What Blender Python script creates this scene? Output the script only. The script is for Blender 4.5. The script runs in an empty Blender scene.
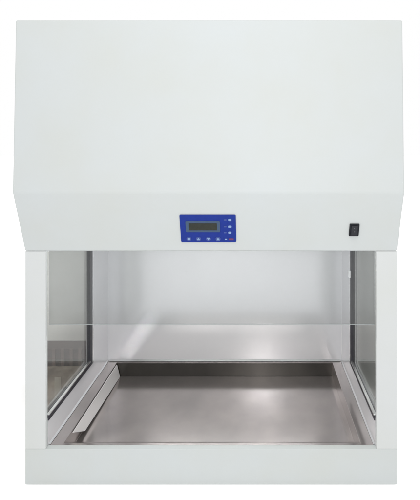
import bpy, bmesh, math, random
from mathutils import Vector, Matrix
random.seed(4)
S = bpy.context.scene
COL = S.collection

# ---------------------------------------------------------------- helpers
def link(name, bm, mat, parent=None, bevel=0.0, seg=2, smooth=False, loc=None):
    bmesh.ops.recalc_face_normals(bm, faces=bm.faces)
    me = bpy.data.meshes.new(name)
    bm.to_mesh(me); bm.free()
    o = bpy.data.objects.new(name, me)
    COL.objects.link(o)
    for m in (mat if isinstance(mat, (list, tuple)) else [mat]):
        me.materials.append(m)
    if parent: o.parent = parent
    if bevel:
        b = o.modifiers.new('bevel', 'BEVEL'); b.width = bevel; b.segments = seg
        b.limit_method = 'ANGLE'; b.angle_limit = math.radians(12); b.harden_normals = True
        for p in me.polygons: p.use_smooth = True
    elif smooth:
        for p in me.polygons: p.use_smooth = True
    return o

def box(bm, x0, x1, y0, y1, z0, z1, mi=0):
    v = [bm.verts.new((x, y, z)) for x in (x0, x1) for y in (y0, y1) for z in (z0, z1)]
    for f in ((0,1,3,2),(4,6,7,5),(0,4,5,1),(2,3,7,6),(0,2,6,4),(1,5,7,3)):
        fc = bm.faces.new([v[i] for i in f]); fc.material_index = mi

def prism_x(bm, prof, x0, x1):
    a = [bm.verts.new((x0, y, z)) for y, z in prof]
    b = [bm.verts.new((x1, y, z)) for y, z in prof]
    n = len(prof)
    bm.faces.new(a); bm.faces.new(b[::-1])
    for i in range(n):
        bm.faces.new((a[i], b[i], b[(i+1) % n], a[(i+1) % n]))

def prism_local(bm, pts, h, M, z0=0.0):
    """outline in local x,y; raised from z0 to h along local z; M puts it in the world"""
    a = [bm.verts.new(M @ Vector((x, y, z0))) for x, y in pts]
    b = [bm.verts.new(M @ Vector((x, y, h))) for x, y in pts]
    n = len(pts)
    bm.faces.new(a[::-1]); bm.faces.new(b)
    for i in range(n):
        bm.faces.new((a[i], a[(i+1) % n], b[(i+1) % n], b[i]))

def rrect(w, h, r, n=5, cx=0, cy=0):
    out = []
    for sx, sy, a0 in ((1,1,0),(-1,1,90),(-1,-1,180),(1,-1,270)):
        for k in range(n+1):
            a = math.radians(a0 + 90*k/n)
            out.append((cx+sx*(w/2-r)+r*math.cos(a), cy+sy*(h/2-r)+r*math.sin(a)))
    return out
def disc(r, cx=0, cy=0, n=20):
    return [(cx+r*math.cos(2*math.pi*k/n), cy+r*math.sin(2*math.pi*k/n)) for k in range(n)]

def tag(o, label=None, cat=None, group=None, kind=None):
    if label: o['label'] = label
    if cat: o['category'] = cat
    if group: o['group'] = group
    if kind: o['kind'] = kind
    return o

# ---------------------------------------------------------------- materials
def mat(name, col, rough=.4, metal=0.0, var=0.0, vscale=3.0, col2=None, coat=0.0, bump=0.0, bscale=60.0,
        aniso=None, rvar=0.0, spec=0.5, stretch=(1,1,1)):
    m = bpy.data.materials.new(name); m.use_nodes = True
    nt = m.node_tree; N = nt.nodes; L = nt.links
    b = N['Principled BSDF']
    b.inputs['Base Color'].default_value = (*col, 1)
    b.inputs['Roughness'].default_value = rough
    b.inputs['Metallic'].default_value = metal
    b.inputs['Specular IOR Level'].default_value = spec
    b.inputs['Coat Weight'].default_value = coat
    b.inputs['Coat Roughness'].default_value = .25
    tc = N.new('ShaderNodeTexCoord'); mp = N.new('ShaderNodeMapping')
    mp.inputs['Scale'].default_value = stretch
    L.new(tc.outputs['Object'], mp.inputs['Vector'])
    if var or col2:
        n = N.new('ShaderNodeTexNoise'); n.inputs['Scale'].default_value = vscale
        n.inputs['Detail'].default_value = 5; n.inputs['Roughness'].default_value = .55
        L.new(mp.outputs[0], n.inputs['Vector'])
        r = N.new('ShaderNodeMapRange'); r.inputs['From Min'].default_value = .32; r.inputs['From Max'].default_value = .68
        L.new(n.outputs['Fac'], r.inputs['Value'])
        mx = N.new('ShaderNodeMix'); mx.data_type = 'RGBA'
        c2 = col2 if col2 else tuple(c*(1-var) for c in col)
        mx.inputs['A'].default_value = (*col, 1); mx.inputs['B'].default_value = (*c2, 1)
        L.new(r.outputs[0], mx.inputs['Factor']); L.new(mx.outputs['Result'], b.inputs['Base Color'])
    if rvar:
        n2 = N.new('ShaderNodeTexNoise'); n2.inputs['Scale'].default_value = vscale*2.3; n2.inputs['Detail'].default_value = 6
        L.new(mp.outputs[0], n2.inputs['Vector'])
        r2 = N.new('ShaderNodeMapRange'); r2.inputs['From Min'].default_value=.3; r2.inputs['From Max'].default_value=.7
        r2.inputs['To Min'].default_value = rough-rvar; r2.inputs['To Max'].default_value = rough+rvar
        L.new(n2.outputs['Fac'], r2.inputs['Value']); L.new(r2.outputs[0], b.inputs['Roughness'])
    if bump:
        n3 = N.new('ShaderNodeTexNoise'); n3.inputs['Scale'].default_value = bscale; n3.inputs['Detail'].default_value = 3
        mp3 = N.new('ShaderNodeMapping'); mp3.inputs['Scale'].default_value = aniso or (1,1,1)
        L.new(tc.outputs['Object'], mp3.inputs['Vector']); L.new(mp3.outputs[0], n3.inputs['Vector'])
        bp = N.new('ShaderNodeBump'); bp.inputs['Strength'].default_value = bump; bp.inputs['Distance'].default_value = .002
        L.new(n3.outputs['Fac'], bp.inputs['Height']); L.new(bp.outputs[0], b.inputs['Normal'])
    return m

def glass(name, tint, refl=1.0, haze=0.0):
    m = bpy.data.materials.new(name); m.use_nodes = True
    nt = m.node_tree; N = nt.nodes; L = nt.links
    N.remove(N['Principled BSDF'])
    t = N.new('ShaderNodeBsdfTransparent'); t.inputs[0].default_value = (*tint, 1)
    g = N.new('ShaderNodeBsdfGlossy'); g.inputs['Roughness'].default_value = .03
    fr = N.new('ShaderNodeFresnel'); fr.inputs['IOR'].default_value = 1.45
    mu = N.new('ShaderNodeMath'); mu.operation = 'MULTIPLY'; mu.inputs[1].default_value = refl
    L.new(fr.outputs[0], mu.inputs[0])
    mx = N.new('ShaderNodeMixShader')
    L.new(mu.outputs[0], mx.inputs[0]); L.new(t.outputs[0], mx.inputs[1]); L.new(g.outputs[0], mx.inputs[2])
    out = N['Material Output']
    if haze:
        d = N.new('ShaderNodeBsdfDiffuse'); d.inputs[0].default_value = (.55,.57,.56,1)
        m2 = N.new('ShaderNodeMixShader'); m2.inputs[0].default_value = haze
        L.new(mx.outputs[0], m2.inputs[1]); L.new(d.outputs[0], m2.inputs[2]); L.new(m2.outputs[0], out.inputs[0])
    else:
        L.new(mx.outputs[0], out.inputs[0])
    return m

PAINT = mat('painted_steel', (.482,.508,.512), .55, var=.05, vscale=4.2, col2=(.475,.495,.483), coat=0, bump=.10, bscale=3.5, spec=.35)
POSTP = mat('painted_frame', (.525,.540,.543), .5, var=.04, vscale=4.0, col2=(.51,.525,.512), coat=0, bump=.05, bscale=220, spec=.35)
BACK  = mat('satin_back_steel', (.73,.735,.755), .20, metal=.45, var=.04, vscale=2.0)
STEEL = mat('work_steel', (.46,.418,.402), .18, metal=.82, var=.14, vscale=7, bump=.035, bscale=34, aniso=(.5,9,1), col2=(.37,.34,.33))
WALLS = mat('side_steel', (.68,.68,.70), .26, metal=.4, var=.03, vscale=5)
TRIM  = mat('polished_trim', (.80,.80,.80), .16, metal=.9, var=.03)
BLACK = mat('black_rubber', (.018,.017,.024), .45, var=.2, vscale=20)
BLUE  = mat('blue_overlay', (.011,.030,.225), .55, var=.10, vscale=60, spec=.15)
LCDF  = mat('display_bezel', (.05,.085,.15), .5, var=.1, vscale=60, spec=.2)
LCD   = mat('display_face', (.030,.033,.026), .4, var=.25, vscale=80, spec=.2)
ICON  = mat('pale_print', (.20,.30,.50), .5, var=.15, vscale=150)
ICON2 = mat('faint_print', (.03,.06,.26), .5, var=.15, vscale=150)
RED   = mat('red_print', (.12,.018,.10), .5, var=.15, vscale=150)
SWB   = mat('black_plastic', (.008,.009,.013), .35, var=.2, vscale=60, spec=.2)
SWR   = mat('rocker_plastic', (.014,.015,.020), .3, var=.2, vscale=60, spec=.35)
WHITE = mat('white_plastic', (.75,.76,.78), .4, var=.04)
SASHG = glass('sash_glass', (.86,.865,.865), .5, .03)
SIDEG = glass('side_glass', (.96,.965,.95), .6, .04)
SCRN  = mat('screen_cloth', (.87,.87,.845), .8, var=.1, vscale=6, col2=(.76,.76,.735), bump=.3, bscale=200)
SCRNF = mat('screen_frame', (.30,.30,.32), .5, var=.1)
WOOD  = mat('dark_brown_wood', (.085,.040,.034), .6, var=.4, vscale=8, col2=(.03,.018,.017), stretch=(1,1,6))
CARD  = mat('beige_card', (.42,.35,.28), .8, var=.3, vscale=14, col2=(.12,.085,.07))

# ---------------------------------------------------------------- the cabinet
HW, IN = .650, .5785            # half outer width, half inner width
ZB = .1225                      # top of base / sill
ZH = .812                       # underside of hood
cab = bpy.data.objects.new('safety_cabinet', None); COL.objects.link(cab)
cab.empty_display_size = .2
tag(cab, 'white steel laboratory safety cabinet with blue control panel, glass sides and steel work tray', 'laboratory cabinet')

# hood: leaning front door face, sloping control face below it
bm = bmesh.new()
prism_x(bm, [(-.060,1.607),(-.078,1.027),(-.003,ZH+.003),(.70,ZH+.003),(.70,1.607)], -HW, HW)
hood = link('hood', bm, PAINT, cab, bevel=.0055, seg=4)
# base tray box
bm = bmesh.new()
box(bm, -HW, HW, -.001, .020, 0, ZB)
box(bm, -HW, -HW+.02, .0202, .68, 0, ZB-.003); box(bm, HW-.02, HW, .0202, .68, 0, ZB-.003)
box(bm, -HW+.0202, HW-.0202, .66, .68, 0, ZB-.003)
box(bm, -HW+.0202, HW-.0202, .0202, .6598, 0, .012)
link('base', bm, PAINT, cab, bevel=.0014, seg=3)
# corner posts
for s in (-1, 1):
    a, b = sorted((s*IN, s*HW))
    bm = bmesh.new(); box(bm, a, b, -.0005, .013, ZB+.0003, ZH+.002)
    link('front_post', bm, POSTP, cab, bevel=.0012, seg=2)
    bm = bmesh.new(); box(bm, a+(.001 if s<0 else .021), b-(.021 if s<0 else .001), .565, .68, ZB-.002, ZH+.002)
    link('rear_post', bm, POSTP, cab, bevel=.0015, seg=2)
# back wall
bm = bmesh.new(); box(bm, -IN, IN, .610, .64, ZB-.002, ZH+.002)
link('back_wall', bm, BACK, cab)
# interior ceiling filter face sits in the hood underside
# side walls, each with its window
G0, G1, GZ0, GZ1 = .016, .398, .222, .8085      # glass opening
for s in (-1, 1):
    def X(d): return s*(IN+d)
    def bx(bm, d0, d1, *r):
        a, b = sorted((X(d0), X(d1))); box(bm, a, b, *r)
    bm = bmesh.new()
    bx(bm, 0, .02, .0135, .609, ZB-.001, GZ0)
    bx(bm, 0, .02, G1, .609, GZ0, ZH+.001)
    bx(bm, 0, .02, .0135, G1, GZ1, ZH+.001)
    w = link('side_wall', bm, WALLS, cab)
    bm = bmesh.new(); bx(bm, .004, .009, .0140, G1-.0002, GZ0+.0002, GZ1-.0002)
    g = link('window', bm, SIDEG, w)
    bm = bmesh.new()
    bx(bm, -.004, .012, G1-.018, G1+.010, GZ0-.010, GZ1)
    bx(bm, -.004, .012, .0137, G1-.0182, GZ0-.010, GZ0+.010)
    link('gasket', bm, BLACK, w, bevel=.002)
    # bright bent strips: floor junction, and the bead inside the glass line
    bm = bmesh.new()
    prism = [(0,0),(-.005,0),(0,.006)]
    a = [bm.verts.new((X(d), .021, ZB+.0005+z)) for d, z in prism]
    b = [bm.verts.new((X(d), .607, ZB+.0005+z)) for d, z in prism]
    bm.faces.new(a); bm.faces.new(b[::-1])
    for i in range(3): bm.faces.new((a[i], b[i], b[(i+1)%3], a[(i+1)%3]))
    link('floor_trim', bm, TRIM, w)
    bm = bmesh.new()
    bx(bm, -.006, .003, .0137, G1-.0184, GZ0+.0102, GZ0+.0150)
    link('glass_bead', bm, TRIM, w)
    bm = bmesh.new(); bx(bm, -.003, -.0002, G1+.0102, G1+.024, GZ0-.010, GZ1)
    link('edge_strip', bm, TRIM, w)
bm = bmesh.new()
pf = [(.6092, ZB+.0008), (.6025, ZB+.0008), (.6092, ZB+.0070)]
prism_x(bm, pf, -IN+.008, IN-.008)
link('rear_highlight', bm, TRIM, cab)  # bright strip added as the highlight along the rear rim
# little white clip on the right gasket
bm = bmesh.new(); box(bm, IN-.012, IN-.0042, G1-.012, G1+.010, .600, .634)
link('clip', bm, WHITE, cab, bevel=.002)

# work tray: flat rim, recessed well with a ramp at the front
bm = bmesh.new()
ZR, ZF = ZB-.001, .056
xo, xi = IN-.0005, .530
def q(*p): bm.faces.new([bm.verts.new(v) for v in p])
yo0, yo1, yi0t, yi0b, yi1 = .0205, .6095, .030, .130, .596
q((-xo,yo0,ZR),(xo,yo0,ZR),(xi,yi0t,ZR),(-xi,yi0t,ZR))
q((-xo,yo1,ZR),(xo,yo1,ZR),(xi,yi1,ZR),(-xi,yi1,ZR))
for s in (-1,1):
    q((s*xo,yo0,ZR),(s*xo,yo1,ZR),(s*xi,yi1,ZR),(s*xi,yi0t,ZR))
    q((s*xi,yi0t,ZR),(s*xi,yi1,ZR),(s*xi,yi1,ZF),(s*xi,yi0b,ZF))
q((-xi,yi1,ZR),(xi,yi1,ZR),(xi,yi1,ZF),(-xi,yi1,ZF))
q((-xi,yi0t,ZR),(xi,yi0t,ZR),(xi,yi0b,ZF),(-xi,yi0b,ZF))
q((-xi,yi0b,ZF),(xi,yi0b,ZF),(xi,yi1,ZF),(-xi,yi1,ZF))
bmesh.ops.remove_doubles(bm, verts=bm.verts, dist=1e-5)
tray = link('work_tray', bm, STEEL, cab)
sd = tray.modifiers.new('thick', 'SOLIDIFY'); sd.thickness = .0015; sd.offset = -1
bv = tray.modifiers.new('bevel', 'BEVEL'); bv.width = .003; bv.segments = 3; bv.angle_limit = math.radians(30)

# well's dark rear face and bright left wall: reflections put into colour
bm = bmesh.new(); box(bm, -xi+.002, xi-.002, yi1-.006, yi1-.002, ZF+.001, ZR-.003)
gr = link('dark_rear_face', bm, mat('dark_reflection', (.075,.072,.066), .25, metal=.7, var=.3, vscale=6), tray)
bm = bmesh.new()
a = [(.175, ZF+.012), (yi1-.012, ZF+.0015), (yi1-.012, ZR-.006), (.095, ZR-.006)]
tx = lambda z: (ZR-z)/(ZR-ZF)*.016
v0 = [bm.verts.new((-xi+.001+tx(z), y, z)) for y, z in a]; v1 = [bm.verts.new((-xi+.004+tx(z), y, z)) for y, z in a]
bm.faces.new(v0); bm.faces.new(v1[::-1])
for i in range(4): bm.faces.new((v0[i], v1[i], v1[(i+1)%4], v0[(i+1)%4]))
link('bright_side_strip', bm, mat('bright_reflection', (.80,.78,.775), .26, metal=.3, var=.04), tray)
# added glowing tube, unseen under the hood, brightens the interior
TUBE = bpy.data.materials.new('fill_tube_glow'); TUBE.use_nodes = True
tb = TUBE.node_tree.nodes['Principled BSDF']
tb.inputs['Emission Color'].default_value = (.99,1,.98,1); tb.inputs['Emission Strength'].default_value = 22
bm = bmesh.new()
bmesh.ops.create_cone(bm, cap_ends=True, segments=20, radius1=.013, radius2=.013, depth=1.0,
    matrix=Matrix.Translation((0,.16,ZH-.014)) @ Matrix.Rotation(math.pi/2, 4, 'Y'))
link('fill_tube', bm, TUBE, hood)

# front sash
bm = bmesh.new(); box(bm, -IN+.0003, IN-.0003, .0205, .0255, .5505, ZH+.03)
sash = link('sash_window', bm, SASHG, cab)
bm = bmesh.new(); box(bm, -IN+.001, IN-.001, .0205, .0255, .5488, .5503)
link('edge_seal', bm, mat('sash_edge', (.30,.32,.32), .35, var=.1), sash)

# ---- control face frame: local x right, y up the slope, z outward
P0 = Vector((0, -.078, 1.027)); P1 = Vector((0, -.003, ZH+.003))
up = (P0-P1).normalized(); xr = Vector((1,0,0)); nrm = xr.cross(up).normalized()
CAMX, CAMY, CAMZ, MPP, XV, YV = .1642, -1.47, 1.176, .0035, 258.0, 148.0
cam_p = Vector((CAMX, CAMY, CAMZ))
def on_slope(px, py):
    d = Vector(((px-XV)*MPP, 1.47, (YV-py)*MPP))
    t = (P1-cam_p).dot(nrm)/d.dot(nrm)
    return cam_p + d*t
def frame_at(p):
    return Matrix(((xr.x,up.x,nrm.x,p.x),(xr.y,up.y,nrm.y,p.y),(xr.z,up.z,nrm.z,p.z),(0,0,0,1)))
c = on_slope(208.2, 228.3)
F = frame_at(c)
Fi = F.inverted()
def loc(px, py):
    v = Fi @ on_slope(px, py); return v.x, v.y
W = loc(236, 228)[0]-loc(180.4, 228)[0]; H = loc(208, 214.8)[1]-loc(208, 241.8)[1]
bm = bmesh.new(); prism_local(bm, rrect(W, H, .004), .0030, F, -.001)
panel = link('control_panel', bm, BLUE, cab, bevel=.0008)
def pr(name, pts, m, z0, h, par=panel):
    bm = bmesh.new(); prism_local(bm, pts, h, F, z0); return link(name, bm, m, par)
cx, cy = loc(203.0, 226.2)
w1 = loc(220.3,226)[0]-loc(186,226)[0]; h1 = loc(203,220.5)[1]-loc(203,231.8)[1]
w2 = loc(217.2,226)[0]-loc(189,226)[0]; h2 = loc(203,222.7)[1]-loc(203,230.0)[1]
pr('display_bezel', rrect(w1, h1, .004, cx=cx, cy=cy), LCDF, .0031, .0042)
pr('display', rrect(w2, h2, .0015, cx=cx, cy=cy), LCD, .0043, .0048)
def tri(cx, cy, r, up_=1): return [(cx-r, cy-r*.8*up_), (cx+r, cy-r*.8*up_), (cx, cy+r*up_)][::up_]
for k, px in enumerate((189.1, 198.7, 208.6, 218.2)):
    x, y = loc(px, 238.4)
    bt = pr('button', rrect(.0165, .0125, .004, cx=x, cy=y), ICON2, .0031, .0040)
    shp = (disc(.0048, x, y), tri(x, y, .0056), tri(x, y, .0056, -1), tri(x, y, .0060))[k]
    pr('button_mark', shp, ICON, .0041, .0046, bt)
for py, w in ((219.5,.011),(226.0,.012),(232.4,.011)):
    x, y = loc(229.9, py); x2, _ = loc(225.2, py)
    bt = pr('indicator', rrect(w, .0085, .003, cx=x, cy=y), ICON, .0031, .0037)
    pr('indicator_mark', rrect(.009, .0050, .001, cx=x2, cy=y), ICON2, .0031, .0036, panel)
x, y = loc(231.3, 238.8); x2, _ = loc(226.0, 238.8)
pr('power_mark', rrect(.017, .007, .002, cx=x, cy=y), RED, .0031, .0037)
pr('indicator_mark', rrect(.008, .0045, .001, cx=x2, cy=y), ICON, .0031, .0037)
# rocker switch
c = on_slope(354.0, 229.6); F = frame_at(c); Fi = F.inverted()
W = loc(359, 230)[0]-loc(349.2, 230)[0]; H = loc(354, 223.6)[1]-loc(354, 236.0)[1]
bm = bmesh.new(); prism_local(bm, rrect(W, H, .003), .0040, F, -.001)
sw = link('power_switch', bm, SWB, cab, bevel=.001)
bm = bmesh.new()
prof = [(-H/2+.007, .0041), (H/2-.005, .0041), (H/2-.005, .0060), (0, .0062), (-H/2+.007, .0110)]
a = [bm.verts.new(F @ Vector((-W/2+.006, u, v))) for u, v in prof]
b = [bm.verts.new(F @ Vector((W/2-.006, u, v))) for u, v in prof]
bm.faces.new(a); bm.faces.new(b[::-1])
for i in range(5): bm.faces.new((a[i], b[i], b[(i+1)%5], a[(i+1)%5]))
link('rocker', bm, SWR, sw, bevel=.0006)
bm = bmesh.new(); prism_local(bm, rrect(.0014, .006, .0004, cy=.008), .0068, F, .0060)
prism_local(bm, rrect(.004, .0014, .0004, cy=-.0045), .0095, F, .0080)
link('switch_mark', bm, mat('grey_print', (.22,.23,.25), .5, var=.1), sw)

# ---------------------------------------------------------------- stand-ins for the blurred room seen through the side windows
def screen(x0, y0, x1, y1, h, label):
    e = bpy.data.objects.new('stand_in_screen', None); COL.objects.link(e); e.location = ((x0+x1)/2, (y0+y1)/2, 0)
    e.rotation_euler = (0, 0, math.atan2(y1-y0, x1-x0))
    tag(e, label, 'screen', 'grey stand-in screens behind the cabinet')
    w = math.hypot(x1-x0, y1-y0)/2
    bm = bmesh.new(); box(bm, -w+.012, w-.012, -.004, .004, .014, h-.012)
    link('cloth', bm, SCRN, e)
    bm = bmesh.new()
    box(bm, -w, -w+.0118, -.01, .01, 0, h); box(bm, w-.0118, w, -.01, .01, 0, h)
    box(bm, -w+.012, w-.012, -.01, .01, h-.0118, h); box(bm, -w+.012, w-.012, -.01, .01, 0, .0138)
    link('frame', bm, SCRNF, e, bevel=.002)
screen(-1.075, .82, -.70, .82, 1.15, 'grey green screen standing in for the room wall beyond the left window')
screen(.664, .76, .728, .38, 1.15, 'grey screen standing in for the room beyond the narrow right window')
# things stacked on the floor to the left
def at0(name, p, label, cat):
    e = bpy.data.objects.new(name, None); COL.objects.link(e); e.location = p
    return tag(e, label, cat)
e = at0('carton', (-.745,.48,0), 'scuffed beige carton in front of the dark crate, behind the lower left window', 'box')
bm = bmesh.new(); box(bm, -.088, .088, -.04, .04, 0, .144); link('carton_body', bm, CARD, e, bevel=.004)
bm = bmesh.new(); box(bm, -.015, .015, -.0425, -.0402, .01, .135); link('tape', bm, mat('tape', (.45,.40,.33), .4, var=.2), e)
e = at0('wooden_crate', (-.790,.62,0), 'dark brown slatted crate behind the beige carton, left of the cabinet', 'crate')
bm = bmesh.new(); box(bm, -.134, .134, -.035, .055, 0, .192); link('crate_body', bm, WOOD, e)
bm = bmesh.new()
for k in range(7):
    x = -.134+k*.0423; box(bm, x, x+.014, -.041, -.0352, 0, .196)
link('crate_slats', bm, mat('slat_wood', (.17,.10,.09), .6, var=.3, vscale=10), e)
bm = bmesh.new(); 
for k in range(3): box(bm, -.035+.003*k, .037-.002*k, -.10, .10+.003*k, k*.031+.001, k*.031+.030)
bl = link('folded_blanket', bm, mat('blanket_wool', (.10,.078,.070), .9, var=.3, vscale=14), None, bevel=.012, seg=4)
bl.location = (-.695,.34,0)
tag(bl, 'folded dark brown blanket on the floor in front of the beige carton', 'blanket')

# ---------------------------------------------------------------- ground: white floor with an added glow that keeps it pure white
gm = bpy.data.materials.new('glowing_white_ground'); gm.use_nodes = True
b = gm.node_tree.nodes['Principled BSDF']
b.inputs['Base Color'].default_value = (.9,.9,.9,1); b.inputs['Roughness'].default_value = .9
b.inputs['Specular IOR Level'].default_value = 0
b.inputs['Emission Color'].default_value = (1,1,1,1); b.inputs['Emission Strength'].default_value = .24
bm = bmesh.new(); R = 60
f = [bm.verts.new((x*R, y*R, -.004)) for x, y in ((-1,-1),(1,-1),(1,1),(-1,1))]; bm.faces.new(f)
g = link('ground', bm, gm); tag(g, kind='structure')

# ---------------------------------------------------------------- light
w = bpy.data.worlds.new('World'); S.world = w; w.use_nodes = True
bg = w.node_tree.nodes['Background']; bg.inputs[0].default_value = (1,1,1,1); bg.inputs[1].default_value = 1.0

def area(name, p, tgt, sx, sy, e, col=(1,1,1), spread=180, roll=0):
    l = bpy.data.lights.new(name, 'AREA'); l.shape = 'RECTANGLE'; l.size = sx; l.size_y = sy; l.energy = e
    l.color = col; l.spread = math.radians(spread)
    o = bpy.data.objects.new(name, l); COL.objects.link(o); o.location = p
    q_ = (Vector(tgt)-Vector(p)).to_track_quat('-Z', 'Y').to_matrix().to_4x4()
    o.matrix_world = Matrix.Translation(p) @ q_ @ Matrix.Rotation(math.radians(roll), 4, 'Z')
    return o
area('camera_flash', (CAMX+.05,-1.56,1.23), (CAMX+.02,.6,.75), .11, .09, 5.2, (1,1,1))
area('overhead_fill', (.1,-1.7,3.0), (0,-.07,1.2), 1.2, .8, 22, (1,1,1))  # added lamp, lights the hood more than the slope below it
# added narrow lamp that throws the slanting streak onto the back wall
tg = cam_p + Vector(((141-XV)*MPP,1.47,(YV-333)*MPP))*(1+.61/1.47)
area('streak_light', (.05,-2.2,1.30), tg, .058, .26, .030, (1,1,1), spread=1.0, roll=-40)

# ---------------------------------------------------------------- camera
cd = bpy.data.cameras.new('camera'); co = bpy.data.objects.new('camera', cd); COL.objects.link(co)
co.location = cam_p; co.rotation_euler = (math.radians(90), 0, 0)
cd.sensor_fit = 'VERTICAL'; cd.sensor_height = 24; cd.lens = 24*1.47/(500*MPP)
cd.shift_x = (210-XV)/500; cd.shift_y = -(250-YV)/500
cd.clip_start = .05; cd.clip_end = 300
S.camera = co
S.view_settings.view_transform = 'Standard'; S.view_settings.look = 'None'
S.view_settings.exposure = 0; S.view_settings.gamma = 1
S.render.engine = 'CYCLES'
S.cycles.max_bounces = 10; S.cycles.transparent_max_bounces = 16
